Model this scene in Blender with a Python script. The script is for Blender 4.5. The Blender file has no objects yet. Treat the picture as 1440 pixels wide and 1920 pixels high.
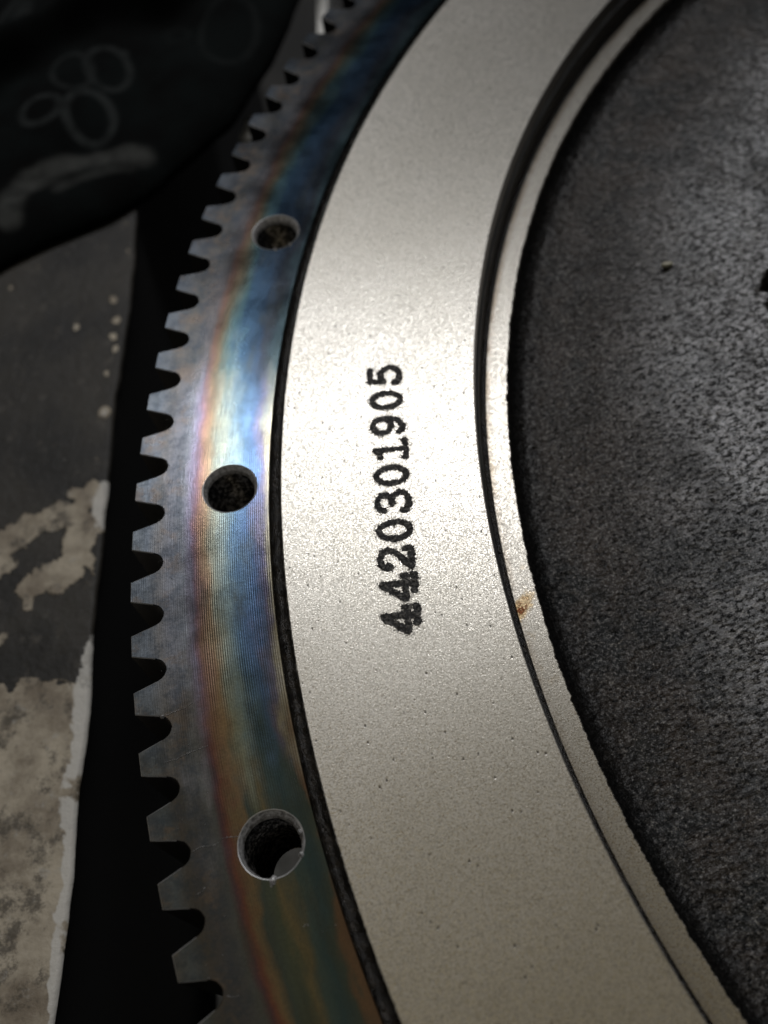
import bpy, math, random
import numpy as np
from mathutils import Vector, Matrix

# ------------------------------------------------------------------ camera, world, lights
S = 0.22                                   # metres per flywheel radius
sc = bpy.context.scene
col = sc.collection
CAM = np.array([-0.80869, -0.30353, 0.5565])
ROT = np.array([[0.98770218, 0.15246114, 0.03464101],
                [-0.11417059, 0.85470295, -0.5064069],
                [-0.10681515, 0.49622422, 0.86159854]])
FPX = 1851.54                              # focal length in pixels of the 1440 x 1920 frame

cd = bpy.data.cameras.new('camera')
cam = bpy.data.objects.new('camera', cd)
col.objects.link(cam)
mw = Matrix([list(ROT[i]) + [CAM[i] * S] for i in range(3)] + [[0, 0, 0, 1]])
cam.matrix_world = mw
cd.sensor_fit = 'VERTICAL'
cd.sensor_height = 36.0
cd.sensor_width = 27.0
cd.lens = FPX / 1920 * 36.0
cd.clip_start = 0.005
cd.clip_end = 50
cd.dof.use_dof = True
cd.dof.focus_distance = 0.605 * S
cd.dof.aperture_fstop = 15.0
sc.camera = cam

w = bpy.data.worlds.new('World')
sc.world = w
w.use_nodes = True
w.node_tree.nodes['Background'].inputs[0].default_value = (0.80, 0.88, 1.0, 1)
w.node_tree.nodes['Background'].inputs[1].default_value = 0.02

def area_lamp(name, direction, dist, sx, sy, energy, colour, target=(-0.85, 0.1, 0)):
    ld = bpy.data.lights.new(name, 'AREA')
    ld.shape = 'RECTANGLE'; ld.size = sx; ld.size_y = sy; ld.energy = energy; ld.color = colour
    o = bpy.data.objects.new(name, ld)
    col.objects.link(o)
    d = Vector(direction).normalized()
    o.location = Vector(target) * S + d * dist
    o.rotation_euler = d.to_track_quat('Z', 'Y').to_euler()
    return o

# daylight from a window beyond the flywheel, and the pale workshop ceiling
area_lamp('window_light', (0.10, 0.545, 0.83), 2.2, 1.20, 0.20, 13.6, (0.96, 0.965, 1.0))
area_lamp('ceiling_light', (-0.15, -0.10, 1.0), 2.4, 2.6, 2.2, 4.0, (1.0, 0.85, 0.56))
sc.view_settings.view_transform = 'Standard'
sc.view_settings.look = 'None'
sc.view_settings.exposure = 0.32
sc.view_settings.gamma = 1

# ------------------------------------------------------------------ helpers
rng = random.Random(5)
def at(px, py, z):                        # where the sight line through a photo point meets height z (radii)
    d = ROT @ np.array([px - 720, 960 - py, -FPX])
    return CAM + d * ((z - CAM[2]) / d[2])

def hash2(ix, iy, seed):
    h = (ix.astype(np.int64) * 374761393 + iy.astype(np.int64) * 668265263 + seed * 974634777) & 0x7fffffff
    h = ((h ^ (h >> 13)) * 1274126177) & 0x7fffffff
    h = h ^ (h >> 16)
    return (h & 0xffff) / 65535.0
def vnoise(x, y, seed=0):
    x = np.asarray(x, float); y = np.asarray(y, float)
    ix = np.floor(x); iy = np.floor(y)
    fx = x - ix; fy = y - iy
    fx = fx * fx * (3 - 2 * fx); fy = fy * fy * (3 - 2 * fy)
    a = hash2(ix, iy, seed); b = hash2(ix + 1, iy, seed)
    c = hash2(ix, iy + 1, seed); d = hash2(ix + 1, iy + 1, seed)
    return (a * (1 - fx) + b * fx) * (1 - fy) + (c * (1 - fx) + d * fx) * fy
def fbm(x, y, seed=0, octs=4, gain=0.5):
    s = 0; a = 1; t = 0
    for k in range(octs):
        s = s + a * vnoise(x * 2 ** k + 17.3 * k, y * 2 ** k - 9.1 * k, seed + k); t += a; a *= gain
    return s / t
def sstep(a, b, x):
    t = np.clip((x - a) / (b - a), 0, 1); return t * t * (3 - 2 * t)
def seg_dist(X, Y, pts):
    best = np.full(np.shape(X), 1e9)
    for (x0, y0), (x1, y1) in zip(pts[:-1], pts[1:]):
        dx, dy = x1 - x0, y1 - y0; L = dx * dx + dy * dy + 1e-18
        t = np.clip(((X - x0) * dx + (Y - y0) * dy) / L, 0, 1)
        best = np.minimum(best, np.hypot(X - x0 - t * dx, Y - y0 - t * dy))
    return best

def mesh_obj(name, V, F, mat, parent=None, smooth=False, attrs=None):
    me = bpy.data.meshes.new(name)
    V = np.asarray(V, float) * S
    me.from_pydata(V.tolist(), [], [tuple(int(i) for i in f) for f in F])
    if mat: me.materials.append(mat)
    if attrs:
        for k, a in attrs.items():
            at_ = me.attributes.new(k, 'FLOAT', 'POINT'); at_.data.foreach_set('value', np.asarray(a, np.float32).ravel())
    if smooth: me.polygons.foreach_set('use_smooth', [True] * len(me.polygons))
    me.update()
    o = bpy.data.objects.new(name, me); col.objects.link(o)
    if parent: o.parent = parent
    return o
def grid_faces(nu, nv, wrap=False, flip=False):
    i = np.arange(nu if wrap else nu - 1)[:, None]; j = np.arange(nv - 1)[None, :]
    i2 = (i + 1) % nu
    q = np.stack([i * nv + j, i2 * nv + j, i2 * nv + j + 1, i * nv + j + 1], -1).reshape(-1, 4)
    return q[:, ::-1] if flip else q
def empty(name, loc=(0, 0, 0)):
    o = bpy.data.objects.new(name, None); col.objects.link(o); o.location = Vector(loc) * S
    o.empty_display_size = 0.02; return o
def tag(o, label=None, cat=None, kind=None, group=None):
    if label: o['label'] = label
    if cat: o['category'] = cat
    if kind: o['kind'] = kind
    if group: o['group'] = group
    return o

# theta samples: fine where the photograph looks, coarse behind
T0, T1 = math.radians(124), math.radians(212)
def thetas(n_fine, n_coarse):
    a = np.linspace(T0, T1, n_fine, endpoint=False)
    b = np.linspace(T1, T0 + 2 * math.pi, n_coarse, endpoint=False)
    return np.concatenate([a, b])
TH = thetas(700, 200)
def lathe(name, prof, mat, parent, th=TH, smooth=True, jitter=None, flip=True):
    pr = np.array(prof, float)
    R = np.repeat(pr[None, :, 0], len(th), 0).copy(); Z = np.repeat(pr[None, :, 1], len(th), 0).copy()
    if jitter: R, Z = jitter(R, Z, th[:, None])
    V = np.stack([R * np.cos(th)[:, None], R * np.sin(th)[:, None], Z], -1).reshape(-1, 3)
    return mesh_obj(name, V, grid_faces(len(th), len(pr), True, flip), mat, parent, smooth)
def autosmooth(o, deg=30):
    me = o.data; me.set_sharp_from_angle(angle=math.radians(deg))

# ------------------------------------------------------------------ node helper
class NT:
    def __init__(s, name):
        s.m = bpy.data.materials.new(name); s.m.use_nodes = True
        s.t = s.m.node_tree; s.b = s.t.nodes['Principled BSDF']
    def n(s, typ, **kw):
        x = s.t.nodes.new(typ)
        for k, v in kw.items(): setattr(x, k, v)
        return x
    def put(s, sock, v):
        if isinstance(v, bpy.types.NodeSocket): s.t.links.new(v, sock)
        else:
            if sock.type == 'RGBA' and len(v) == 3: v = (*v, 1)
            sock.default_value = v
    def math(s, op, a, b=0.0, c=None, clamp=False):
        x = s.n('ShaderNodeMath', operation=op, use_clamp=clamp); s.put(x.inputs[0], a); s.put(x.inputs[1], b)
        if c is not None: s.put(x.inputs[2], c)
        return x.outputs[0]
    def mix(s, f, a, b, blend='MIX'):
        x = s.n('ShaderNodeMix', data_type='RGBA', blend_type=blend)
        s.put(x.inputs[0], f); s.put(x.inputs[6], a); s.put(x.inputs[7], b); return x.outputs[2]
    def noise(s, vec, scale, detail=3, rough=0.5, typ=None):
        x = s.n('ShaderNodeTexNoise'); s.put(x.inputs['Vector'], vec); s.put(x.inputs['Scale'], scale)
        x.inputs['Detail'].default_value = detail; x.inputs['Roughness'].default_value = rough
        return x.outputs[0]
    def vor(s, vec, scale, feature='F1', rnd=1.0):
        x = s.n('ShaderNodeTexVoronoi', feature=feature); s.put(x.inputs['Vector'], vec); s.put(x.inputs['Scale'], scale)
        x.inputs['Randomness'].default_value = rnd
        return x.outputs[0]
    def ramp(s, f, stops, interp='LINEAR'):
        x = s.n('ShaderNodeValToRGB'); cr = x.color_ramp; cr.interpolation = interp
        while len(cr.elements) < len(stops): cr.elements.new(0.5)
        for e, (p, c) in zip(cr.elements, stops):
            e.position = p; e.color = (*c, 1) if len(c) == 3 else c
        s.put(x.inputs[0], f); return x.outputs[0]
    def rng(s, v, a, b, c=0.0, d=1.0, smooth=True):
        x = s.n('ShaderNodeMapRange', interpolation_type='SMOOTHSTEP' if smooth else 'LINEAR')
        for i, q in enumerate((v, a, b, c, d)): s.put(x.inputs[i], q)
        return x.outputs[0]
    def xyz(s, a, b, c=0.0):
        x = s.n('ShaderNodeCombineXYZ')
        for i, q in enumerate((a, b, c)): s.put(x.inputs[i], q)
        return x.outputs[0]
    def coords(s, obj=None):               # position in flywheel radii
        tc = s.n('ShaderNodeTexCoord')
        if obj: tc.object = obj
        x = s.n('ShaderNodeVectorMath', operation='SCALE'); s.put(x.inputs[0], tc.outputs['Object']); x.inputs['Scale'].default_value = 1 / S
        return x.outputs[0]
    def sep(s, v):
        x = s.n('ShaderNodeSeparateXYZ'); s.put(x.inputs[0], v); return x.outputs
    def polar(s, v):
        X, Y, Z = s.sep(v)
        r = s.math('SQRT', s.math('ADD', s.math('MULTIPLY', X, X), s.math('MULTIPLY', Y, Y)))
        ph = s.math('ARCTAN2', s.math('MULTIPLY', Y, -1), s.math('MULTIPLY', X, -1))
        return r, s.math('MULTIPLY', ph, 180 / math.pi), X, Y, Z
    def bump(s, h, strength, dist, normal=None):
        x = s.n('ShaderNodeBump'); s.put(x.inputs['Height'], h); s.put(x.inputs['Strength'], strength)
        x.inputs['Distance'].default_value = dist * S
        if normal: s.put(x.inputs['Normal'], normal)
        return x.outputs[0]
    def radial_tangent(s, X, Y, radial=True):
        v = s.xyz(X, Y, 0.0) if radial else s.xyz(s.math('MULTIPLY', Y, -1), X, 0.0)
        x = s.n('ShaderNodeVectorMath', operation='NORMALIZE'); s.put(x.inputs[0], v); return x.outputs[0]
    def set(s, **kw):
        for k, v in kw.items(): s.put(s.b.inputs[k.replace('_', ' ')], v)
        return s.m

# ------------------------------------------------------------------ materials
flywheel = empty('flywheel')
tag(flywheel, 'round steel flywheel with toothed heat-tinted outer ring, satin face marked 4420301905 and black cast centre', 'flywheel')

def mat_ring(name, scale_lines=1.0):
    t = NT(name); co = t.coords(flywheel); r, ph, X, Y, Z = t.polar(co)
    arc = t.math('MULTIPLY', ph, 0.0163)                       # degrees -> radii of arc
    warp = t.noise(t.xyz(t.math('MULTIPLY', r, 26), t.math('MULTIPLY', arc, 8)), 1.0, 4, 0.6)
    warp2 = t.noise(t.xyz(t.math('MULTIPLY', r, 60), t.math('MULTIPLY', arc, 34)), 1.0, 4, 0.65)
    streak = t.noise(t.xyz(t.math('MULTIPLY', r, 420), t.math('MULTIPLY', arc, 9)), 1.0, 3, 0.6)
    inner = t.rng(r, 0.9555, 0.945)                            # the red line itself wanders little
    amp = t.math('MULTIPLY_ADD', inner, 0.034, 0.0060)
    rr = t.math('ADD', r, t.math('MULTIPLY', t.math('SUBTRACT', warp, 0.5), amp))
    rr = t.math('ADD', rr, t.math('MULTIPLY', t.math('SUBTRACT', warp2, 0.5), 0.010))
    rr = t.math('ADD', rr, t.math('MULTIPLY', t.math('SUBTRACT', streak, 0.5), 0.0022))
    u = t.math('DIVIDE', t.math('SUBTRACT', rr, 0.905), 0.095)
    P = lambda q: (q - 0.905) / 0.095
    mid = t.ramp(u, [(0.0, (.50, .44, .28)), (P(.911), (.40, .36, .26)), (P(.9155), (.17, .15, .25)), (P(.921), (.06, .15, .33)),
                     (P(.928), (.09, .21, .35)), (P(.9345), (.26, .38, .40)), (P(.942), (.40, .43, .32)), (P(.949), (.44, .29, .14)),
                     (P(.9545), (.38, .19, .11)), (P(.9580), (.29, .16, .20)), (P(.961), (.25, .22, .32)), (P(.966), (.27, .29, .33)),
                     (P(.975), (.30, .31, .35)), (P(.982), (.31, .30, .29)), (P(.990), (.27, .32, .38)), (1.0, (.33, .38, .42))])
    top = t.ramp(u, [(0.0, (.06, .12, .13)), (P(.913), (.06, .11, .13)), (P(.918), (.05, .06, .08)), (P(.926), (.025, .075, .15)),
                     (P(.936), (.03, .12, .23)), (P(.942), (.09, .22, .25)), (P(.948), (.14, .20, .16)), (P(.953), (.26, .19, .09)),
                     (P(.957), (.26, .13, .08)), (P(.961), (.16, .14, .14)), (P(.970), (.17, .17, .17)), (P(.982), (.20, .19, .17)), (1.0, (.20, .24, .28))])
    bot = t.ramp(u, [(0.0, (.22, .12, .06)), (P(.910), (.24, .13, .06)), (P(.914), (.09, .12, .10)), (P(.922), (.05, .11, .13)),
                     (P(.930), (.09, .15, .15)), (P(.937), (.25, .20, .09)), (P(.942), (.12, .15, .10)), (P(.948), (.10, .14, .13)),
                     (P(.9525), (.30, .20, .09)), (P(.956), (.27, .08, .04)), (P(.959), (.14, .06, .08)), (P(.963), (.12, .13, .14)),
                     (P(.972), (.13, .13, .14)), (P(.982), (.15, .13, .11)), (P(.991), (.16, .20, .23)), (1.0, (.22, .22, .22))])
    wob = t.math('MULTIPLY', t.math('SUBTRACT', t.noise(t.xyz(t.math('MULTIPLY', r, 45), t.math('MULTIPLY', arc, 14)), 1.0, 3, 0.6), 0.5), 14.0)
    phw = t.math('ADD', ph, wob)
    c = t.mix(t.rng(phw, -5.5, -12.0), mid, top)
    c = t.mix(t.rng(phw, 5.5, 9.5), c, bot)
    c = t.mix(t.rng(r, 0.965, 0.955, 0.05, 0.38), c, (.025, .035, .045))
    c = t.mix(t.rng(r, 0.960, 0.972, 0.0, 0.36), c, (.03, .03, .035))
    soft = t.noise(t.xyz(t.math('MULTIPLY', r, 60), t.math('MULTIPLY', arc, 20)), 1.0, 4, 0.7)
    c = t.mix(t.rng(soft, 0.48, 0.75, 0.0, 0.6), c, (.07, .08, .07))
    hs = t.n('ShaderNodeHueSaturation'); hs.inputs['Saturation'].default_value = 0.84; t.put(hs.inputs['Color'], c); c = hs.outputs[0]
    # mottling on the toothed margin and oily smears
    mot = t.noise(co, 80, 6, 0.75)
    c = t.mix(t.math('MULTIPLY', t.rng(mot, 0.42, 0.62), t.rng(r, 0.958, 0.97, 0.0, 0.6)), c, (.05, .065, .085))
    mot2 = t.noise(co, 38, 4, 0.7)
    c = t.mix(t.math('MULTIPLY', t.rng(mot2, 0.50, 0.64), t.rng(r, 0.960, 0.975, 0.0, 0.5)), c, (.22, .165, .12))
    fine = t.noise(co, 700, 2, 0.6)
    c = t.mix(t.rng(fine, 0.30, 0.75, 0.28, 0.0), c, (.03, .03, .03))
    spk = t.rng(t.vor(co, 260), 0.06, 0.02)
    spk = t.math('MULTIPLY', spk, t.rng(t.noise(co, 30, 2), 0.48, 0.6))
    c = t.mix(spk, c, (.02, .02, .02))
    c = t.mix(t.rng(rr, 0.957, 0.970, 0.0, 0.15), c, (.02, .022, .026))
    # turned grooves
    gr = t.math('SINE', t.math('ADD', t.math('MULTIPLY', r, 2 * math.pi / 0.00140), t.math('MULTIPLY', t.noise(t.xyz(0.0, t.math('MULTIPLY', arc, 3)), 1.0, 2), 3.0)))
    ga = t.noise(t.xyz(t.math('MULTIPLY', r, 120), t.math('MULTIPLY', arc, 12)), 1.0, 2)
    gamp = t.math('MULTIPLY', t.rng(r, 0.962, 0.954, 0.10, 0.55), t.rng(ga, 0.35, 0.65, 0.15, 1.0))
    h = t.math('MULTIPLY', gr, gamp)
    h = t.math('ADD', h, t.math('MULTIPLY', t.noise(t.xyz(t.math('MULTIPLY', r, 1400), t.math('MULTIPLY', arc, 60)), 1.0, 2), 0.9))
    h = t.math('ADD', h, t.math('MULTIPLY', t.noise(co, 500, 3, 0.6), 0.45))
    nb = t.bump(h, 0.5, 0.00011)
    # colour darkens along the groove valleys
    c = t.mix(t.math('MULTIPLY', t.rng(gr, 0.2, -0.9), t.math('MULTIPLY', gamp, 0.45)), c, (.02, .02, .025))
    rough = t.math('ADD', t.rng(t.noise(co, 24, 4, 0.6), 0.3, 0.7, 0.17, 0.27), t.rng(rr, 0.958, 0.972, 0.0, 0.08))
    return t.set(Base_Color=c, Metallic=1.0, Roughness=rough, Anisotropic=0.55, Tangent=t.radial_tangent(X, Y), Normal=nb)

def mat_face(name, ledge=False):
    t = NT(name); co = t.coords(flywheel); r, ph, X, Y, Z = t.polar(co)
    arc = t.math('MULTIPLY', ph, 0.0145)
    big = t.noise(co, 5, 3, 0.6)
    c = t.mix(t.rng(big, 0.35, 0.65), (.58, .55, .485), (.64, .61, .55))
    gn = t.noise(co, 900, 3, 0.7)
    c = t.mix(t.rng(gn, 0.34, 0.56, 0.62, 0.0), c, (.22, .195, .15))
    # elongated pits left by the grinding
    v1 = t.vor(t.xyz(t.math('MULTIPLY', X, 190), t.math('MULTIPLY', Y, 120)), 1.0)
    pit = t.math('MULTIPLY', t.rng(v1, 0.17, 0.07), t.rng(t.noise(co, 70, 3, 0.7), 0.45, 0.58))
    v2 = t.vor(t.xyz(t.math('MULTIPLY', X, 70), t.math('MULTIPLY', Y, 45)), 1.0)
    pit = t.math('MAXIMUM', pit, t.math('MULTIPLY', t.rng(v2, 0.055, 0.03), t.rng(t.noise(co, 26, 2, 0.7), 0.50, 0.56)))
    c = t.mix(t.math('MULTIPLY', pit, 0.85), c, (.05, .045, .04))
    if ledge:
        c = t.mix(0.22, c, (.12, .10, .07))
        foul = t.math('MULTIPLY', t.rng(r, 0.7515, 0.7580), t.rng(ph, 20.0, -16.0, 0.35, 1.0))
        foul = t.math('MULTIPLY', foul, t.rng(t.noise(co, 40, 4, 0.7), 0.25, 0.6))
        c = t.mix(t.math('MULTIPLY', foul, 0.75), c, (.16, .11, .06))
        stain = t.rng(t.noise(co, 90, 4, 0.7), 0.58, 0.72)
        c = t.mix(t.math('MULTIPLY', stain, 0.35), c, (.32, .25, .16))
        # one rust spot
        a = at(980, 1138, -0.029)
        dx = t.math('SUBTRACT', X, a[0]); dy = t.math('SUBTRACT', Y, a[1])
        du = t.math('ADD', t.math('MULTIPLY', dx, 0.60), t.math('MULTIPLY', dy, 0.80))
        dv = t.math('SUBTRACT', t.math('MULTIPLY', dx, 0.80), t.math('MULTIPLY', dy, 0.60))
        dd = t.math('SQRT', t.math('ADD', t.math('POWER', t.math('DIVIDE', du, 0.0145), 2), t.math('POWER', t.math('DIVIDE', dv, 0.0062), 2)))
        dd = t.math('ADD', dd, t.math('MULTIPLY', t.math('SUBTRACT', t.noise(co, 330, 4, 0.8), 0.5), 1.6))
        c = t.mix(t.rng(dd, 1.05, 0.55, 0.0, 0.7), c, (.46, .32, .14))
        c = t.mix(t.math('MULTIPLY', t.rng(dd, 0.75, 0.3), t.rng(t.noise(co, 500, 2), 0.42, 0.6)), c, (.12, .045, .02))
    h = t.math('ADD', t.math('MULTIPLY', t.noise(co, 1000, 3, 0.7), 1.0),
               t.math('MULTIPLY', t.noise(t.xyz(t.math('MULTIPLY', r, 1500), t.math('MULTIPLY', arc, 120)), 1.0, 2), 0.5))
    h = t.math('SUBTRACT', h, t.math('MULTIPLY', pit, 0.8))
    if ledge: h = t.math('ADD', h, t.math('MULTIPLY', t.math('SINE', t.math('MULTIPLY', r, 2 * math.pi / 0.0016)), 0.07))
    nb = t.bump(h, 0.40, 0.00020)
    rough = t.rng(t.noise(co, 1300, 2, 0.6), 0.36, 0.64, 0.26, 0.60)
    return t.set(Base_Color=c, Metallic=1.0, Roughness=rough, Anisotropic=0.78, Tangent=t.radial_tangent(X, Y), Normal=nb)

def mat_cast(name, dark=1.0):
    t = NT(name); co = t.coords(flywheel); r, ph, X, Y, Z = t.polar(co)
    big = t.noise(co, 9, 4, 0.6)
    c = t.mix(t.rng(big, 0.4, 0.62), (.013, .0145, .0145), (.020, .016, .012))
    c = t.mix(t.rng(t.noise(co, 60, 5, 0.75), 0.5, 0.72, 0, 0.6), c, (.085, .072, .058))
    gv = t.xyz(t.math('MULTIPLY_ADD', X, 0.66, t.math('MULTIPLY', Y, 0.2)), t.math('MULTIPLY_ADD', Y, 1.10, t.math('MULTIPLY', X, -0.30)), Z)
    gn = t.noise(gv, 300, 4, 0.8)
    gi = t.noise(co, 480, 4, 0.85)
    left = t.rng(r, 0.56, 0.68)
    blot = t.noise(co, 22, 5, 0.7)
    c = t.mix(t.math('MULTIPLY', left, t.rng(blot, 0.42, 0.62, 0.0, 0.9)), c, (.034, .025, .018))
    c = t.mix(t.math('MULTIPLY', t.rng(gi, 0.57, 0.66), t.rng(r, 0.50, 0.66, 0.25, 0.7)), c, (.21, .185, .15))
    c = t.mix(t.rng(gn, 0.48, 0.40), c, (.006, .006, .006))
    c = t.mix(t.rng(t.math('ADD', r, t.math('MULTIPLY', t.math('SUBTRACT', blot, 0.5), 0.05)), 0.715, 0.738, 0.0, 0.9), c, (.005, .005, .005))  # shade of the step below the ledge, painted as a near-black band
    h = t.math('ADD', t.noise(gv, 215, 3, 0.7), t.math('MULTIPLY', t.noise(co, 620, 3, 0.8), 0.35))
    nb = t.bump(h, 1.0, 0.0013)
    sheen = t.math('MULTIPLY', t.rng(t.noise(co, 11, 4, 0.7), 0.35, 0.62, 0.35, 1.0), t.rng(r, 0.69, 0.57, 0.08, 1.0))
    lvl = t.math('MULTIPLY', t.rng(gn, 0.42, 0.56), sheen)
    return t.set(Base_Color=c, Metallic=0.1, Roughness=0.42, Specular_IOR_Level=t.rng(gi, 0.45, 0.62, 0.05, 0.8), Normal=nb,
                 Coat_Weight=lvl, Coat_Roughness=0.30, Coat_IOR=2.6, Coat_Normal=nb)

def mat_grease(name):
    t = NT(name); co = t.coords(flywheel)
    n1 = t.noise(co, 160, 4, 0.7)
    c = t.mix(t.rng(n1, 0.4, 0.7), (.008, .007, .006), (.035, .028, .02))
    h = t.math('ADD', t.noise(co, 220, 5, 0.75), t.math('MULTIPLY', t.rng(t.vor(co, 230), 0.25, 0.0), 0.8))
    return t.set(Base_Color=c, Roughness=0.24, Specular_IOR_Level=0.6, Normal=t.bump(h, 0.9, 0.0022))

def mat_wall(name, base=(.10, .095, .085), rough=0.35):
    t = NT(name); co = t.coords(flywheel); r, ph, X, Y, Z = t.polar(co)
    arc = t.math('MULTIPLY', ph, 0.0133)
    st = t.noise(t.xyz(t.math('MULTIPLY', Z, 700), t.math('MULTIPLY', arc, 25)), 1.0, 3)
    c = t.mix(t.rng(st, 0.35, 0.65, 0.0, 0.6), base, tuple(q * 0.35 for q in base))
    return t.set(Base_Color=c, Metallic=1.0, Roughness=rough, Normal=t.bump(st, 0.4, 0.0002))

def mat_bright(name):                      # freshly cut steel of the countersinks
    t = NT(name); co = t.coords(flywheel)
    n = t.noise(co, 420, 4, 0.7)
    c = t.mix(t.rng(n, 0.35, 0.6), (.26, .25, .24), (.72, .71, .70))
    return t.set(Base_Color=c, Metallic=0.45, Roughness=0.5, Normal=t.bump(n, 0.5, 0.0006))

def mat_thread(name):
    t = NT(name); co = t.coords(flywheel)
    n = t.noise(co, 300, 4, 0.7)
    c = t.mix(t.rng(n, 0.45, 0.66), (.02, .019, .018), (.34, .32, .30))
    return t.set(Base_Color=c, Metallic=0.9, Roughness=0.30, Normal=t.bump(n, 0.4, 0.0003))

def mat_mark(name):
    t = NT(name); co = t.coords(flywheel)
    n = t.noise(co, 420, 3, 0.7)
    c = t.mix(t.rng(n, 0.5, 0.66), (.010, .009, .008), (.14, .13, .115))
    return t.set(Base_Color=c, Metallic=0.2, Roughness=0.38, Normal=t.bump(n, 0.9, 0.0012))

M_ring = mat_ring('heat_tinted_steel'); M_face = mat_face('ground_steel'); M_ledge = mat_face('ledge_steel', True)
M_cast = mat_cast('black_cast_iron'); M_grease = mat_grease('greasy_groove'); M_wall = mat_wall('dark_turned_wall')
M_edge = mat_wall('polished_edge', (.55, .52, .47), 0.3)
M_cut = mat_bright('fresh_cut_steel'); M_thread = mat_thread('oily_thread'); M_mark = mat_mark('burnt_marking')
M_flank = NT('oily_shaded_flank').set(Base_Color=(.035, .034, .034), Metallic=0.8, Roughness=0.5)  # oily steel, darkened to paint in the shade between teeth
M_worn = NT('worn_edge_steel').set(Base_Color=(.55, .55, .54), Metallic=0.7, Roughness=0.45)
M_dark = NT('dark_underside').set(Base_Color=(.02, .02, .02), Roughness=0.7)

# ------------------------------------------------------------------ ring gear with holes
THK = 0.115
FLG = 0.088                                # thin flange carrying the holes
R_IN, R_BODY, R_ROOT = 0.9073, 0.9775, 0.9788
HR, HC = 0.0188, 0.0168                   # countersink mouth, thread crest radius
hole_r = 0.9343
hole_step = math.radians(14.59)
hole_th = [math.radians(161.70) + k * hole_step for k in range(24)]
def ring_mesh():
    V, F = [], []
    def add(p): V.append(p); return len(V) - 1
    half = math.radians(1.6)
    # arcs between holes
    spans = []
    hs = sorted(h % (2 * math.pi) for h in hole_th)
    for a, b in zip(hs, hs[1:] + [hs[0] + 2 * math.pi]): spans.append((a + half, b - half))
    NS = 6
    for top, z in ((True, 0.0), (False, -FLG)):
        for a, b in spans:
            n = max(2, int((b - a) / math.radians(0.7)))
            idx = [[add((R * math.cos(t), R * math.sin(t), z)) for R in np.linspace(R_IN + (0.0005 if top else 0), R_BODY, 5)] for t in np.linspace(a, b, n + 1)]
            for i in range(n):
                for j in range(4):
                    q = (idx[i][j], idx[i][j + 1], idx[i + 1][j + 1], idx[i + 1][j]); F.append(q if top else q[::-1])
        for h in hs:
            # outer rectangle of the patch in (r, theta), hole circle inside
            per = []
            RI = R_IN + (0.0005 if top else 0)
            m = 16
            for s in range(m): per.append((RI + (R_BODY - RI) * s / m, -half))
            for s in range(m): per.append((R_BODY, -half + 2 * half * s / m))
            for s in range(m): per.append((R_BODY - (R_BODY - RI) * s / m, half))
            for s in range(m): per.append((RI, half - 2 * half * s / m))
            cx, cy = hole_r * math.cos(h), hole_r * math.sin(h)
            er = (math.cos(h), math.sin(h)); et = (-er[1], er[0])
            o1, o2 = [], []
            for (R, dt) in per:
                x, y = R * math.cos(h + dt), R * math.sin(h + dt)
                ang = math.atan2(y - cy, x - cx)
                rad = HR if top else HC * 1.04
                o1.append(add((x, y, z))); o2.append(add((cx + rad * math.cos(ang), cy + rad * math.sin(ang), z)))
            k = len(per)
            for i in range(k):
                q = (o1[i], o1[(i + 1) % k], o2[(i + 1) % k], o2[i]); F.append(q if top else q[::-1])
    # inner edge chamfer and inner wall
    th = np.linspace(0, 2 * math.pi, 500, endpoint=False)
    prev = None; first = None
    for t in th:
        cur = [add((R * math.cos(t), R * math.sin(t), z)) for R, z in ((R_IN + .0005, 0), (R_IN, -.0006), (R_IN, -FLG))]
        if prev:
            for j in range(2): F.append((prev[j], cur[j], cur[j + 1], prev[j + 1]))
        else: first = cur
        prev = cur
    for j in range(2): F.append((prev[j], first[j], first[j + 1], prev[j + 1]))
    return V, F
V, F = ring_mesh()
ring = mesh_obj('ring_gear', V, F, M_ring, flywheel)
ring['label'] = 'toothed outer ring with blue and straw heat tint'

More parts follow.
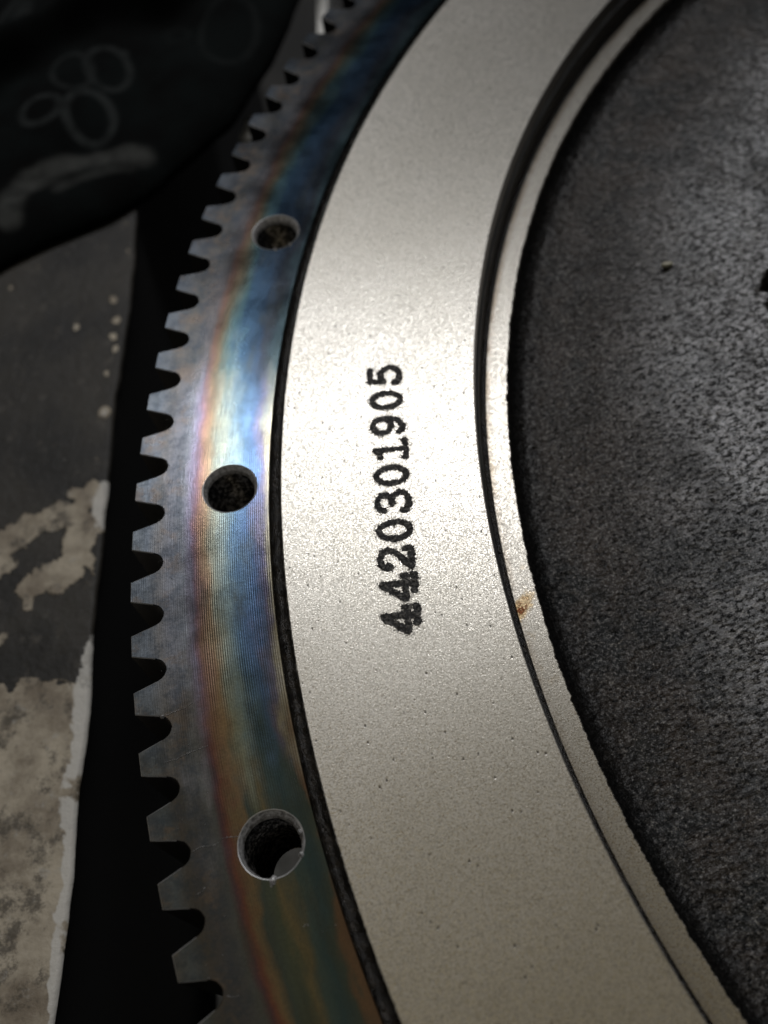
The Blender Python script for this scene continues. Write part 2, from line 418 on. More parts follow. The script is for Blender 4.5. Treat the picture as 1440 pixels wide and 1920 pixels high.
# teeth
NT_ = 165
pitch = 2 * math.pi / NT_
def tooth_mesh(seed):
    rr = random.Random(seed)
    half = [(1.0, .404), (.9962, .472), (.9923, .540), (.9885, .603), (.9854, .662), (.9834, .712), (.9818, .768), (.9805, .838), (.9796, .93), (.9790, 1.02), (.9788, 1.0909)]
    up = [(R, math.radians(a)) for R, a in half]
    out = [(R, -a) for R, a in reversed(up)] + up            # tip between the two middle points
    k = len(out)
    def inset(i, d):
        P = [np.array([R * math.cos(a), R * math.sin(a)]) for R, a in out]
        p0, p1, p2 = P[max(i - 1, 0)], P[i], P[min(i + 1, k - 1)]
        def nrm(a, b):
            e = b - a; L = np.linalg.norm(e); return np.array([-e[1], e[0]]) / (L + 1e-12)
        n = nrm(p0, p1) if i == k - 1 else (nrm(p1, p2) if i == 0 else nrm(p0, p1) + nrm(p1, p2))
        n = n / np.linalg.norm(n)
        if i in (0, k - 1): n = np.array([-1.0, 0.0])
        return p1 + n * d
    V = []; F = []
    dch = 0.00055
    for z, d in ((0.0, dch), (-0.0006, 0.0), (-THK + .002, 0.0), (-THK, 0.002)):
        for i in range(k):
            q = inset(i, d if i not in (0, k - 1) else d)
            j = (rr.random() - .5) * 0.00016 if d > 0 else 0
            V.append((q[0] + j, q[1] + (rr.random() - .5) * 0.00012 * (d > 0), z))
    for l in range(3):
        for i in range(k - 1):
            F.append((l * k + i, (l + 1) * k + i, (l + 1) * k + i + 1, l * k + i + 1))
    # inner arc strip
    base = len(V); m = k
    a0 = math.radians(1.0909)
    for z in (0.0, -THK):
        for i in range(m):
            a = -a0 + 2 * a0 * i / (m - 1); V.append((R_BODY * math.cos(a), R_BODY * math.sin(a), z))
    for i in range(m - 1):
        F.append((i, i + 1, base + i + 1, base + i))
        F.append((3 * k + i, base + m + i, base + m + i + 1, 3 * k + i + 1))
    return V, F
protos = []
for s in range(6):
    V, F = tooth_mesh(s)
    me = bpy.data.meshes.new('tooth'); me.from_pydata((np.array(V) * S).tolist(), [], F); me.materials.append(M_ring); me.materials.append(M_flank); me.materials.append(M_worn)
    for pl in me.polygons:
        rad = [math.hypot(me.vertices[i].co.x, me.vertices[i].co.y) / S for i in pl.vertices]; zz = [me.vertices[i].co.z / S for i in pl.vertices]
        if min(zz) > -.0007 and min(zz) < -.0001 and max(rad) > .986: pl.material_index = 2
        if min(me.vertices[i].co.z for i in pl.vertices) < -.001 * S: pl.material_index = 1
    me.update()
    protos.append(me)
# tooth corners: upper corner of tooth 16 of the photo lies at 180 degrees, tip spans 0.0139 rad
c0 = math.pi + 0.0139 / 2
for k in range(NT_):
    o = bpy.data.objects.new('tooth', protos[(k * 7) % 6]); col.objects.link(o); o.parent = ring
    o.rotation_euler = (0, 0, c0 + k * pitch)

# threaded holes
def hole_meshes():
    n = 72
    th = np.linspace(0, 2 * math.pi, n, endpoint=False)
    # bright countersink
    V = []
    for (R, z) in ((HR, 0.0), (HR - .0003, -.0002), (HC + .0002, -.0030), (HC - .0004, -.0056)):
        for i, t in enumerate(th):
            j = (vnoise(i * .45, R * 1000, 3) - .5) * .0005
            e = (HR - R) / (HR - HC); V.append(((R + (j if z < 0 else 0)) * math.cos(t) - .0003 * e, (R + (j if z < 0 else 0)) * math.sin(t) - .0010 * e, z))
    F = []
    for l in range(3):
        for i in range(n): F.append((l * n + i, (l + 1) * n + i, (l + 1) * n + (i + 1) % n, l * n + (i + 1) % n))
    cs = bpy.data.meshes.new('countersink'); cs.from_pydata((np.array(V) * S).tolist(), [], F); cs.materials.append(M_cut)
    Vr = []; Fr = []
    for (Rr, zr) in ((HR + .0004, 0.00005), (HR + .0002, .0003), (HR - .0001, .0002), (HR - .0004, -.0004)):
        for i, t in enumerate(th):
            j = (vnoise(i * .8, Rr * 900, 13) - .5) * .0003
            Vr.append(((Rr + j) * math.cos(t), (Rr + j) * math.sin(t), zr))
    for l in range(3):
        for i in range(n): Fr.append((l * n + i, (l + 1) * n + i, (l + 1) * n + (i + 1) % n, l * n + (i + 1) % n))
    global lip_mesh
    lip_mesh = bpy.data.meshes.new('rim_lip'); lip_mesh.from_pydata((np.array(Vr) * S).tolist(), [], Fr); lip_mesh.materials.append(M_worn)
    # helical thread
    P = 0.0036; turns = (FLG - .0056) / P
    nl = int(turns * 4); V = []; F = []
    rows = []
    for l in range(nl + 5):
        row = []
        for i, t in enumerate(th):
            z = -0.0050 - (l * P / 4) - P * (t / (2 * math.pi))
            prof = (0.0, 0.0012, 0.0024, 0.0012)[l % 4]
            R = HC - .0004 + prof + (float(vnoise(i * .7, l * .9, 8)) - .5) * .00015
            z = max(min(z, -.0056), -FLG)
            V.append((R * math.cos(t) - .0004, R * math.sin(t) - .0012, z)); row.append(len(V) - 1)
        rows.append(row)
    for l in range(nl + 4):
        for i in range(n - 1): F.append((rows[l][i], rows[l + 1][i], rows[l + 1][i + 1], rows[l][i + 1]))
        if l + 5 <= nl + 4 and l >= 0:
            F.append((rows[l + 4][n - 1] if False else rows[l][n - 1], rows[l + 1][n - 1], rows[min(l + 5, nl + 4)][0], rows[l + 4][0]))
    th_ = bpy.data.meshes.new('thread'); th_.from_pydata((np.array(V) * S).tolist(), [], F); th_.materials.append(M_thread)
    return cs, th_
cs, thm = hole_meshes()
for i, h in enumerate(hole_th):
    for nm, me in (('countersink', cs), ('thread', thm), ('rim_lip', lip_mesh)):
        o = bpy.data.objects.new(nm, me); col.objects.link(o); o.parent = ring
        o.location = (hole_r * math.cos(h) * S, hole_r * math.sin(h) * S, 0)
    # small burrs clinging to the mouths
def burr(px, py, r, name='burr', hgt=0.0016):
    c = at(px, py, 0.0005); V = []; F = []
    n = 9
    V.append((c[0], c[1], c[2] + hgt))
    for ring_i, f in ((0, .6), (1, 1.0)):
        for i in range(n):
            a = 2 * math.pi * i / n; q = r * f * (0.7 + 0.6 * rng.random())
            V.append((c[0] + q * math.cos(a), c[1] + q * math.sin(a) * 1.3, c[2] + (hgt * .7 * rng.random() if ring_i == 0 else -0.0006)))
    for i in range(n):
        F.append((0, 1 + i, 1 + (i + 1) % n)); F.append((1 + i, 1 + n + i, 1 + n + (i + 1) % n, 1 + (i + 1) % n))
    return mesh_obj(name, V, F, M_cut, ring)
for q in ((511, 1653, .0024), (516, 467, .0015), (564, 1602, .0014), (544, 458, .0013), (562, 1560, .0013), (304, 1344, .0011)):
    burr(*q)

# dotted scratches on the ring: too fine to count
def scratches():
    V, F = [], []
    def dot(x, y, r):
        b = len(V)
        for i in range(5): V.append((x + r * math.cos(i * 1.2566), y + r * math.sin(i * 1.2566), 0.00035))
        V.append((x, y, 0.0007))
        for i in range(5): F.append((b + i, b + (i + 1) % 5, b + 5))
    lines = [[(310, 1343), (325, 1335), (345, 1329), (363, 1316)], [(307, 1430), (330, 1424), (350, 1413), (375, 1404), (392, 1398)],
             [(361, 1597), (378, 1588), (400, 1586), (415, 1577)], [(415, 1573), (430, 1570), (448, 1568)],
             [(369, 1677), (378, 1672), (387, 1663)], [(428, 1868), (440, 1870), (450, 1867)], [(570, 1737), (575, 1733), (580, 1737)]]
    for ln in lines:
        for (x0, y0), (x1, y1) in zip(ln[:-1], ln[1:]):
            n = int(math.hypot(x1 - x0, y1 - y0) / 3.6) + 1
            for i in range(n):
                f = i / n; p = at(x0 + (x1 - x0) * f + rng.gauss(0, .35), y0 + (y1 - y0) * f + rng.gauss(0, .35), 0)
                dot(p[0], p[1], rng.uniform(.00022, .00042))
    for k in range(120):
        th = math.radians(rng.uniform(166, 196)); R = rng.choice((rng.uniform(.958, .985), rng.uniform(.912, .985)))
        if all((R * math.cos(th) - hole_r * math.cos(h)) ** 2 + (R * math.sin(th) - hole_r * math.sin(h)) ** 2 > .02 ** 2 for h in hole_th):
            dot(R * math.cos(th), R * math.sin(th), rng.uniform(.00015, .0003))
    o = mesh_obj('scratch_marks', V, F, M_cut, ring); o['kind'] = 'stuff'
    return o
scratches()

# ------------------------------------------------------------------ groove, friction face, wall, ledge
def jit_gap(R, Z, th):
    n = fbm(th * 160, R * 300, 21, 3) - .5
    Z = Z + np.where((R > .8995) & (R < .9072), n * .005, 0)
    return R, Z
lathe('relief_groove', [(.9073, -.0045), (.9060, -.0075), (.9045, -.0085), (.9030, -.0080), (.9012, -.0060), (.8992, -.0040)], M_grease, flywheel, thetas(1500, 200), jitter=jit_gap)
def jit_face(R, Z, th):
    n = fbm(th * 420, R * 0, 31, 3) - .5
    R = R + np.where(R > .8988, n * .0009, 0)
    return R, Z
face = lathe('friction_face', [(.8992, -.0052), (.8990, .0016), (.8984, .0025), (.87, .0025), (.83, .0025), (.79, .0025), (.7660, .0025), (.7654, .0020)], M_face, flywheel, thetas(1500, 200), smooth=False, jitter=jit_face)
face['label'] = 'satin ground metal band carrying the number'
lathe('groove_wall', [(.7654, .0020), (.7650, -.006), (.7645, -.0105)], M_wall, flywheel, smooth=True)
lathe('edge_line', [(.7645, -.0105), (.7636, -.0118), (.7627, -.0124)], M_edge, flywheel, smooth=True)
def jit_low(R, Z, th):
    n = fbm(th * 260, R * 200, 41, 3) - .5
    return R + np.where(R < .7585, n * .0014, 0), Z
lathe('groove_floor', [(.7627, -.0124), (.7622, -.020), (.7612, -.030), (.7590, -.0310), (.7577, -.0289)], M_grease, flywheel, thetas(1300, 200), smooth=True, jitter=jit_low)
def jit_led(R, Z, th):
    n = fbm(th * 330, R * 0, 51, 4, .65) - .5
    n2 = np.maximum(fbm(th * 120, R * 0, 57, 3) - .62, 0)
    R = R + np.where(R < .7440, n * .0018 + n2 * .003, 0)
    return R, Z
lathe('machined_ledge', [(.7580, -.0295), (.7574, -.0287), (.755, -.0287), (.750, -.0287), (.746, -.0287), (.7428, -.0287), (.7420, -.0300), (.7416, -.036)], M_ledge, flywheel, thetas(1500, 200), smooth=False, jitter=jit_led)

# ------------------------------------------------------------------ the number
STROKES = {
 '4': [[(.60, 1), (.06, .33)], [(.06, .29), (.94, .29)], [(.64, 1), (.64, 0)], [(.36, 0), (.96, 0)], [(.52, .95), (.64, .8)], [(.94, .24), (.94, .36)], [(.36, 0), (.36, .05)], [(.96, 0), (.96, .05)]],
 '2': [[(.14, .70), (.16, .86), (.30, .98), (.52, 1.0), (.76, .92), (.86, .73), (.76, .52), (.45, .28), (.14, .05)], [(.12, .02), (.88, .02), (.88, .20)], [(.14, .70), (.24, .76)]],
 '0': [[(.5 + .35 * math.cos(a), .5 + .49 * math.sin(a)) for a in np.linspace(0, 2 * math.pi, 25)]],
 '3': [[(.16, .80), (.20, .92), (.40, 1.0), (.60, .99), (.80, .88), (.82, .72), (.70, .58), (.42, .53)], [(.42, .53), (.74, .48), (.90, .30), (.84, .10), (.62, .0), (.32, .0), (.12, .10), (.12, .20)]],
 '1': [[(.20, .84), (.36, .87), (.52, 1.0)], [(.52, 1.0), (.52, 0)], [(.14, 0), (.90, 0)], [(.14, 0), (.14, .05)], [(.90, 0), (.90, .05)]],
 '9': [[(.50 + .34 * math.cos(a), .69 + .30 * math.sin(a)) for a in np.linspace(0, 2 * math.pi, 21)], [(.84, .68), (.84, .42), (.70, .14), (.44, .0), (.22, .03), (.16, .14)]],
 '5': [[(.84, 1.0), (.24, 1.0), (.20, .54), (.40, .64), (.62, .64), (.84, .50), (.90, .30), (.80, .08), (.56, 0), (.30, 0), (.12, .10), (.12, .2)]],
}
LINE = [(-0.8292, -0.0553), (-0.8279, -0.0335), (-0.8271, -0.0132), (-0.8256, 0.0073), (-0.8241, 0.0285), (-0.8227, 0.0491), (-0.8210, 0.0691), (-0.8205, 0.0895), (-0.8191, 0.1108), (-0.8177, 0.1323)]
dvec = np.array([.0612, .998]); dvec /= np.linalg.norm(dvec); uvec = np.array([-dvec[1], dvec[0]])
CW, CHH = .0176, .0205
for k, (ch, (cx, cy)) in enumerate(zip('4420301905', LINE)):
    nx, ny = 74, 92
    gx = np.linspace(-.22, 1.22, nx); gy = np.linspace(-.18, 1.18, ny)
    X, Y = np.meshgrid(gx, gy, indexing='ij')
    wx = X + (fbm(X * 7, Y * 7, 60 + k, 2) - .5) * .05; wy = (Y + (fbm(X * 7, Y * 7, 80 + k, 2) - .5) * .04) * 1.18
    d = np.full(X.shape, 9.0)
    for st in STROKES[ch]:
        d = np.minimum(d, seg_dist(wx, wy, [(a, b * 1.18) for a, b in st]))
    rag = fbm(X * 22, Y * 26, 100 + k, 3, .7) - .5
    keep = d + rag * .13 < .120 + .018 * vnoise(X * 3, Y * 3, 7 + k)
    fleck = (hash2((X * 900).astype(int), (Y * 900).astype(int), k) > .80) & (d < .23) & (fbm(X * 14, Y * 14, 300 + k, 2) > .48)
    keep = keep | fleck
    Z = .0027 + .0007 * (fbm(X * 18, Y * 20, 130 + k, 3) - .3) * (d < .13)
    Z = np.maximum(Z, .00262)
    px = cx + (X - .5) * CW * dvec[0] + (Y - .5) * CHH * uvec[0]
    py = cy + (X - .5) * CW * dvec[1] + (Y - .5) * CHH * uvec[1]
    Vn = np.stack([px, py, Z], -1).reshape(-1, 3)
    F = grid_faces(nx, ny); kc = keep[:-1, :-1].ravel(); F = F[kc]
    used, inv = np.unique(F, return_inverse=True)
    dg = mesh_obj('digit', Vn[used], inv.reshape(-1, 4), M_mark, face, smooth=False)
    dg['label'] = 'dark etched digit ' + ch

# ------------------------------------------------------------------ cast web
def web():
    th = thetas(980, 150)
    Rr = np.concatenate([[.7418, .7410, .7398, .7384, .7368, .7350], np.arange(.7335, .47, -.0013), np.linspace(.465, .10, 26)])
    base = np.interp(-Rr, [-.7418, -.7400, -.736, -.730, -.715, -.66, -.56, -.45, -.30, -.20, -.19, -.10],
                     [-.0330, -.037, -.043, -.0465, -.049, -.047, -.040, -.030, -.020, -.010, .005, .005])
    R = np.repeat(Rr[None], len(th), 0); Z = np.repeat(base[None], len(th), 0); TT = np.repeat(th[:, None], len(Rr), 1)
    X = R * np.cos(TT); Y = R * np.sin(TT)
    fine = (TT < T1)
    n = (fbm(X * 230, Y * 330, 5, 4, .7) - .5) * .0020 + (fbm(X * 28, Y * 28, 6, 3) - .5) * .0015 + (fbm(X * 8, Y * 8, 9, 2) - .5) * .006
    Z = Z + n * sstep(.7418, .7390, R) * np.where(fine, 1, .6)
    n2 = (fbm(X * 130 + 40, Y * 130, 15, 3, .6) - .5) * .003
    R2 = R + n2 * sstep(.7412, .738, R) * sstep(.71, .73, R)
    # bolt pocket in the casting, just reaching the right border of the photograph
    p1 = at(1534, 600, -.034)
    dx = (X - p1[0]) / .031; dy = (Y - p1[1]) / .062
    dd = np.sqrt(dx ** 2 + dy ** 2) + (fbm(X * 60, Y * 60, 71, 4, .65) - .5) * .75
    Z = Z - .035 * sstep(1.05, .62, dd)
    V = np.stack([R2 * np.cos(TT), R2 * np.sin(TT), Z], -1).reshape(-1, 3)
    return mesh_obj('cast_web', V, grid_faces(len(th), len(Rr), True, True), M_cast, flywheel, smooth=True)
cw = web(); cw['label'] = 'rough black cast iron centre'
lathe('hub_bore', [(.1005, .005), (.0995, .0), (.0995, -.16)], M_cast, flywheel, np.linspace(0, 2 * math.pi, 96, endpoint=False))
lathe('underside', [(.9073, -FLG), (.85, -.10), (.74, -.11), (.60, -.10), (.20, -.12), (.12, -.16), (.0995, -.16)], M_dark, flywheel, np.linspace(0, 2 * math.pi, 180, endpoint=False), flip=False)

# ------------------------------------------------------------------ workbench with scuffed paint
BZ = -.135
def mat_bench(name):
    t = NT(name); co = t.coords()
    def attr(n):
        a = t.n('ShaderNodeAttribute'); a.attribute_name = n; return a.outputs['Fac']
    pm = attr('paint'); ed = attr('worn')
    big = t.noise(co, 12, 4, 0.6)
    c = t.mix(t.rng(big, 0.35, 0.65), (.010, .009, .007), (.034, .030, .023))
    c = t.mix(t.rng(t.noise(co, 60, 4, 0.7), 0.55, 0.7, 0, 0.6), c, (.09, .08, .065))
    beige = t.mix(t.rng(t.noise(co, 18, 5, 0.7), 0.35, 0.65), (.50, .44, .34), (.22, .18, .13))
    beige = t.mix(t.rng(t.noise(co, 30, 7, 0.8), 0.49, 0.62, 0, 0.85), beige, (.07, .06, .045))
    beige = t.mix(t.rng(t.noise(co, 80, 4, 0.7), 0.58, 0.72, 0, 0.6), beige, (.42, .40, .36))
    brk = t.math('MULTIPLY', t.math('SUBTRACT', t.noise(co, 70, 6, 0.75), 0.5), 1.6)
    pm = t.rng(t.math('ADD', pm, brk), 0.36, 0.66)
    ed = t.rng(t.math('ADD', ed, t.math('MULTIPLY', t.math('SUBTRACT', t.noise(co, 40, 7, 0.8), 0.5), 1.9)), 0.34, 0.72)
    c = t.mix(pm, c, beige)
    c = t.mix(t.math('MULTIPLY', ed, 0.85), c, (.66, .645, .60))
    nb = t.bump(t.math('ADD', t.noise(co, 90, 5, 0.7), t.math('MULTIPLY', pm, 0.8)), 0.5, 0.003)
    return t.set(Base_Color=c, Roughness=0.6, Normal=nb)
M_bench = mat_bench('scuffed_bench_paint')
bench = empty('workbench', (-1.4, .2, -.95))
tag(bench, 'dark workbench with scuffed beige and white paint along its edge', 'workbench')
def bench_top():
    eA = at(262, 340, BZ)[:2]; eB = at(100, 1920, BZ)[:2]
    ed = (eA - eB) / np.linalg.norm(eA - eB); nrm = np.array([-ed[1], ed[0]])
    if nrm[0] > 0: nrm = -nrm
    vs = np.linspace(-.75, 1.7, 860)                         # along the edge from eB
    us = np.concatenate([[-.0], [.0015], np.arange(.004, .22, .0028), np.linspace(.225, 1.0, 12)])
    Vv, Uu = np.meshgrid(vs, us, indexing='ij')
    wob = (fbm(vs * 14, vs * 0, 3, 4) - .5) * .010
    off = np.where(Uu < .02, wob[:, None], 0)
    X = eB[0] + ed[0] * Vv + nrm[0] * (Uu + off); Y = eB[1] + ed[1] * Vv + nrm[1] * (Uu + off)
    Z = np.full(X.shape, BZ); Z = np.where(Uu <= 0, BZ - .003, Z)
    Z += (fbm(X * 20, Y * 20, 2, 3) - .5) * .0015 * (Uu > 0.003)
    # paint masks laid out on the bench surface
    W = lambda q: [tuple(at(x, y, BZ)[:2]) for x, y in q]
    nz = (fbm(X * 30, Y * 22, 77, 6, .68) - .5) * 1.5
    yl = at(80, 1290, BZ)[1]
    full = sstep(.004, -.004, (Y - yl) + nz * .05 + (X - at(80, 1290, BZ)[0]) * .1)
    def blob(pts, wd, k=.03, soft=.003):
        return sstep(soft, -soft, seg_dist(X, Y, W(pts)) + nz * k - wd)
    pm = full
    for pts, wd in (([(-20, 1050), (20, 1010), (60, 985), (110, 965)], .012), ([(60, 1100), (90, 1080), (118, 1075)], .010), ([(140, 960), (150, 1000), (150, 1030)], .008),
                    ([(178, 900), (182, 935)], .006), ([(140, 925), (150, 928)], .003), ([(0, 1200), (30, 1170), (55, 1140)], .005), ([(-10, 1090), (5, 1060)], .008),
                    ([(150, 1020), (168, 980)], .005), ([(170, 1050), (174, 1080)], .003)):
        pm = np.maximum(pm, blob(pts, wd))
    spots = [(20, 540, .0035), (143, 612, .003), (195, 772, .006), (215, 560, .003), (218, 600, .003), (215, 655, .003), (213, 630, .002), (240, 420, .002), (70, 500, .002), (112, 475, .0015), (212, 515, .002), (200, 700, .003), (183, 860, .002), (120, 860, .0012), (240, 470, .0012)]
    wn = np.zeros(X.shape)
    for (x, y, r) in spots:
        c = at(x, y, BZ); d = np.hypot(X - c[0], (Y - c[1]) * .75)
        pm = np.maximum(pm, sstep(r * 1.4, r * .7, d + nz * .006)); wn = np.maximum(wn, .45 * sstep(r, r * .4, d))
    # white worn arris on the nearer part, and a chip of it higher up
    yt = at(160, 1180, BZ)[1]
    lowm = sstep(yt + .02, yt - .03, Y + nz * .03)
    yw = at(150, 1330, BZ)[1]; wdt = np.interp(Y, [-.6, -.30, yw - .05, yw, yt], [.006, .008, .013, .015, .004])
    wn = np.maximum(wn, lowm * sstep(wdt * 1.2, wdt * .7, Uu + nz * .02) * sstep(-.32, .0, nz))
    pm = np.maximum(pm, wn * .5)
    ca = at(178, 925, BZ)[1]
    wn = np.maximum(wn, .9 * sstep(.030, .012, np.abs(Y - ca) + nz * .04) * sstep(.011, .006, Uu + nz * .01))
    nu, nv = X.shape
    V = np.stack([X, Y, Z], -1).reshape(-1, 3)
    F = grid_faces(nu, nv)
    o = mesh_obj('bench_top', V - np.array([-1.4, .2, -.95]), F, M_bench, bench, smooth=True, attrs={'paint': np.clip(pm, 0, 1), 'worn': np.clip(wn, 0, 1)})
    # side panel below the edge
    A = eB + ed * -.75 + nrm * .004; B = eB + ed * 1.7 + nrm * .004
    C = B + nrm * .99; D = A + nrm * .99
    zt, zb = BZ - .0028, -.95
    V = [(p[0], p[1], z) for z in (zt, zb) for p in (A, B, C, D)]
    F = [(0, 4, 5, 1), (1, 5, 6, 2), (2, 6, 7, 3), (3, 7, 4, 0)]
    mesh_obj('side_panel', np.array(V) - np.array([-1.4, .2, -.95]), F, M_dark, bench)
bench_top()

# floor, far below in shadow
tf = NT('dark_floor'); cf = tf.coords()
tf.set(Base_Color=tf.mix(tf.rng(tf.noise(cf, 6, 5, .7), .4, .7), (.012, .012, .011), (.03, .028, .025)), Roughness=.8)
fl = mesh_obj('floor', [(-9, -9, -.95), (9, -9, -.95), (9, 9, -.95), (-9, 9, -.95)], [(0, 1, 2, 3)], tf.m)
fl['kind'] = 'structure'

# support block below the flywheel and two pale battens behind the teeth
def prism(name, pts, z0, z1, mat, ch=.004):
    P = np.array(pts, float); c = P.mean(0); k = len(P)
    V = []
    for z, f in ((z1, 1 - ch * 4), (z1 - ch, 1.0), (z0, 1.0)):
        for i, p in enumerate(P): V.append((*(c + (p - c) * f), z + (0.0012 * ((i * 7) % 3) if z == z1 else 0)))
    F = [tuple(range(k))]
    for l in range(2):
        for i in range(k): F.append((l * k + i, (l + 1) * k + i, (l + 1) * k + (i + 1) % k, l * k + (i + 1) % k))
    return mesh_obj(name, V, F, mat)
tb = NT('grey_block'); cb = tb.coords()
tb.set(Base_Color=tb.mix(tb.rng(tb.noise(cb, 40, 4, .7), .4, .65), (.16, .16, .145), (.26, .255, .24)), Roughness=.6, Normal=tb.bump(tb.noise(cb, 120, 4, .7), .5, .003))
BT = -.50
a = at(403, 1840, BT); b = at(403, 2150, BT); c_ = at(470, 1500, BT)
sb = prism('support_block', [(a[0], b[1]), (a[0] + .22, b[1]), (a[0] + .22, c_[1] + .02), (a[0] + .002, c_[1] + .02)], -.95, BT, tb.m)
tag(sb, 'grey block standing under the flywheel, glimpsed between the lowest teeth', 'block')
tw = NT('pale_batten'); cwn = tw.coords()
tw.set(Base_Color=tw.mix(tw.rng(tw.noise(cwn, 60, 4, .7), .4, .65), (.75, .75, .72), (.88, .88, .84)), Roughness=.6, Normal=tw.bump(tw.noise(cwn, 150, 4, .7), .5, .002))
def batten(px, label, z):
    q = [at(x, y, z)[:2] for x, y in px]
    o = prism('batten', q, -.95, z, tw.m, .002); tag(o, label, 'batten', group='pale battens behind the teeth')
batten([(595, 75), (611, 75), (618, -60), (594, -60)], 'pale batten standing behind the topmost teeth', -.17)
batten([(449, 262), (470, 262), (474, 218), (456, 222)], 'short pale batten behind the teeth beside the black cloth', -.17)

# ------------------------------------------------------------------ cloth
def mat_cloth(name):
    t = NT(name); co = t.coords()
    a = t.n('ShaderNodeAttribute'); a.attribute_name = 'print'; pr = a.outputs['Fac']
    a2 = t.n('ShaderNodeAttribute'); a2.attribute_name = 'band'; bd = a2.outputs['Fac']
    base = t.mix(t.rng(t.noise(co, 14, 3), .35, .65), (.0008, .0013, .0013), (.003, .005, .005))
    X, Y, Z = t.sep(co)
    wv = t.math('MULTIPLY', t.math('SINE', t.math('MULTIPLY', X, 1500)), t.math('SINE', t.math('MULTIPLY', Y, 1500)))
    c = t.mix(t.math('MULTIPLY', pr, t.rng(t.noise(co, 60, 3), .3, .6, .45, 1.0)), base, (.028, .032, .032))
    c = t.mix(t.math('MULTIPLY', bd, t.rng(t.noise(co, 50, 4), .3, .65, .5, 1.0)), c, (.055, .057, .054))
    h = t.math('ADD', t.math('MULTIPLY', wv, .25), t.noise(co, 45, 4, .6))
    return t.set(Base_Color=c, Roughness=.9, Specular_IOR_Level=0.12, Normal=t.bump(h, .5, .004))
M_cloth = mat_cloth('black_printed_cloth')
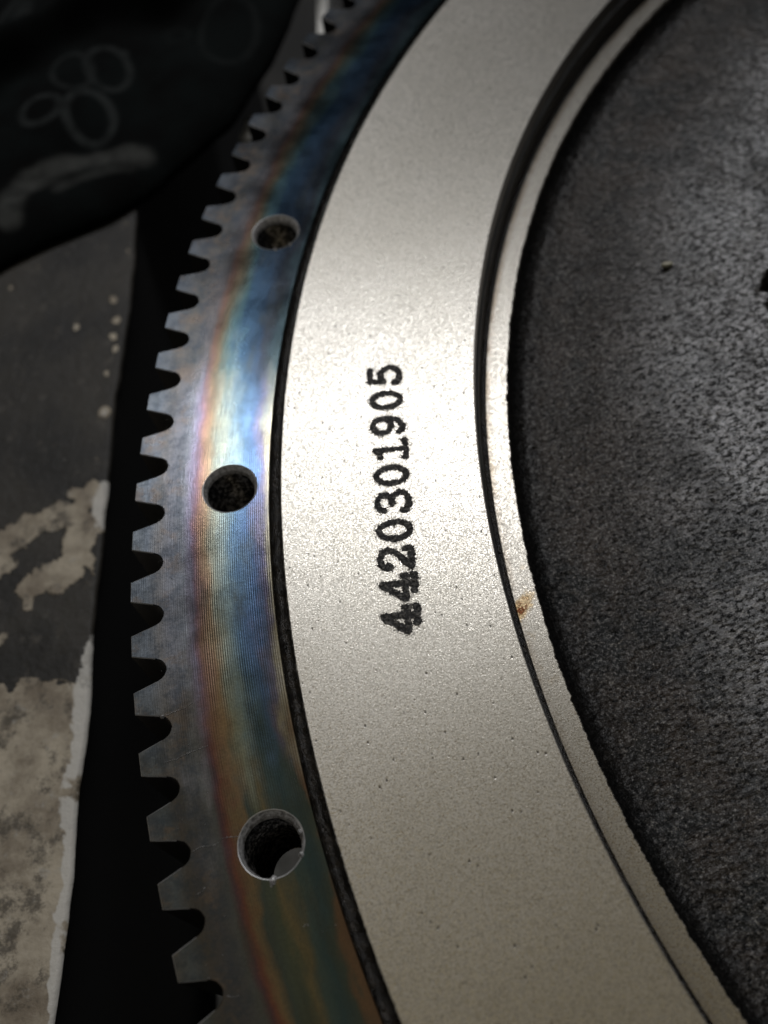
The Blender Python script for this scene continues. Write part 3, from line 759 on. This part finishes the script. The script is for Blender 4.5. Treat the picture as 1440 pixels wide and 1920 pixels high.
def cloth():
    z0 = -.112
    E_ = np.array([at(x, y, z0)[:2] for x, y in [(-160, 560), (-60, 505), (0, 472), (60, 446), (130, 415), (200, 376), (262, 338), (320, 288), (375, 235), (420, 190), (452, 145), (482, 95), (515, 40), (548, -20), (590, -100), (640, -190)]])
    L = np.concatenate([[0], np.cumsum(np.hypot(*np.diff(E_, axis=0).T))])
    nu, nv = 420, 300
    s = np.linspace(0, L[-1], nu); ex = np.interp(s, L, E_[:, 0]); ey = np.interp(s, L, E_[:, 1])
    k = np.ones(25) / 25
    ex = np.convolve(np.pad(ex, 12, mode='edge'), k, 'valid'); ey = np.convolve(np.pad(ey, 12, mode='edge'), k, 'valid')
    inward = np.array([-.75, .66]); inward /= np.linalg.norm(inward)
    v = np.concatenate([np.linspace(-.012, .0, 30, endpoint=False), np.linspace(0, .62, nv - 30)])
    wav = (fbm(s * 9, s * 0, 12, 3) - .5) * .03
    vv = np.maximum(v, 0)
    X = ex[:, None] + inward[0] * (vv[None] + wav[:, None] * np.exp(-vv[None] * 12)); Y = ey[:, None] + inward[1] * (vv[None] + wav[:, None] * np.exp(-vv[None] * 12))
    roll = np.exp(-(vv / .012))
    Z = z0 - .016 * roll[None] + np.minimum(v, 0)[None] * .6
    Sg = np.repeat(s[:, None], len(v), 1); Vg = np.repeat(v[None], len(s), 0)
    # folds running roughly along the edge
    fo = Vg + .10 * np.sin(Sg * 4 + .5) * .35
    amp = sstep(.01, .08, Vg)
    Z = Z + amp * (0.012 * (np.abs(np.sin(fo * 21 + .6 * np.sin(Sg * 7))) ** 1.5) - .006) + amp * (fbm(X * 9, Y * 9, 8, 3) - .5) * .028
    rd = seg_dist(X, Y, [tuple(at(x, y, z0)[:2]) for x, y in ((-120, 190), (0, 130), (120, 75), (240, 25), (380, -40), (500, -100))])
    Z = Z + .045 * np.exp(-(rd / .022) ** 2)
    W = lambda q, z=z0: [tuple(at(x, y, z)[:2]) for x, y in q]
    def ringd(cx, cy, rx, ry, rot=0):
        pts = []
        for a in np.linspace(0, 2 * math.pi, 26):
            x, y = rx * math.cos(a), ry * math.sin(a)
            pts.append((cx + x * math.cos(rot) - y * math.sin(rot), cy + x * math.sin(rot) + y * math.cos(rot)))
        return seg_dist(X, Y, W(pts))
    pr = np.zeros(X.shape)
    for q, wd, am in (((142, 150, 38, 32), .0035, .6), ((207, 140, 38, 36, .3), .0042, .8), ((84, 222, 38, 22, -.45), .0040, .9), ((170, 224, 42, 39), .0048, 1.0), ((430, 62, 48, 62, .5), .004, .28), ((330, 55, 24, 17, .3), .003, .15)):
        pr = np.maximum(pr, am * sstep(wd * 1.5, wd * .5, ringd(*q)))
    for q, wd, am in ((W([(0, 55), (22, 25), (45, 0), (60, -20)]), .006, .5), (W([(38, 50), (48, 30), (52, 18)]), .009, .7), (W([(150, 10), (160, 2)]), .004, .4), (W([(236, 110), (238, 118)]), .004, .8)):
        pr = np.maximum(pr, am * sstep(wd * 1.5, wd * .5, seg_dist(X, Y, q)))
    bd = np.zeros(X.shape)
    for q, wd, am in ((W([(18, 415), (28, 365), (55, 330), (110, 306), (170, 292), (230, 288), (262, 294)]), .0150, 1.0), (W([(115, 350), (150, 332), (200, 316), (240, 312)]), .010, .6), (W([(60, 345), (120, 315), (180, 300)]), .010, .55)):
        bd = np.maximum(bd, am * sstep(wd * 1.3, wd * .5, seg_dist(X, Y, q) + (fbm(X * 50, Y * 50, 4, 2) - .5) * .006))
    V = np.stack([X, Y, Z], -1).reshape(-1, 3)
    o = mesh_obj('cloth', V, grid_faces(len(s), len(v), False, True), M_cloth, None, smooth=True, attrs={'print': pr, 'band': bd})
    sm = o.modifiers.new('thickness', 'SOLIDIFY'); sm.thickness = .0025 * S; sm.offset = -1
    tag(o, 'black cloth printed with grey flower outlines, crumpled over the workbench', 'cloth')
cloth()

# a small pale chip lying on the cast centre
q = at(1251, 494, -.0425)
V = []; n = 8
for zz, f in ((.0006, .7), (-.0004, 1.0), (-.003, .9)):
    for i in range(n):
        a_ = 2 * math.pi * i / n; rr_ = f * (0.85 + 0.3 * rng.random())
        V.append((q[0] + .0050 * rr_ * math.cos(a_), q[1] + .0022 * rr_ * math.sin(a_), q[2] + zz))
F = [tuple(range(n))] + [(l * n + i, (l + 1) * n + i, (l + 1) * n + (i + 1) % n, l * n + (i + 1) % n) for l in range(2) for i in range(n)]
ch = mesh_obj('metal_chip', V, F, NT('dull_pale_metal').set(Base_Color=(.42, .40, .30), Roughness=.5))
tag(ch, 'tiny pale metal chip lying on the rough black cast centre', 'metal chip')
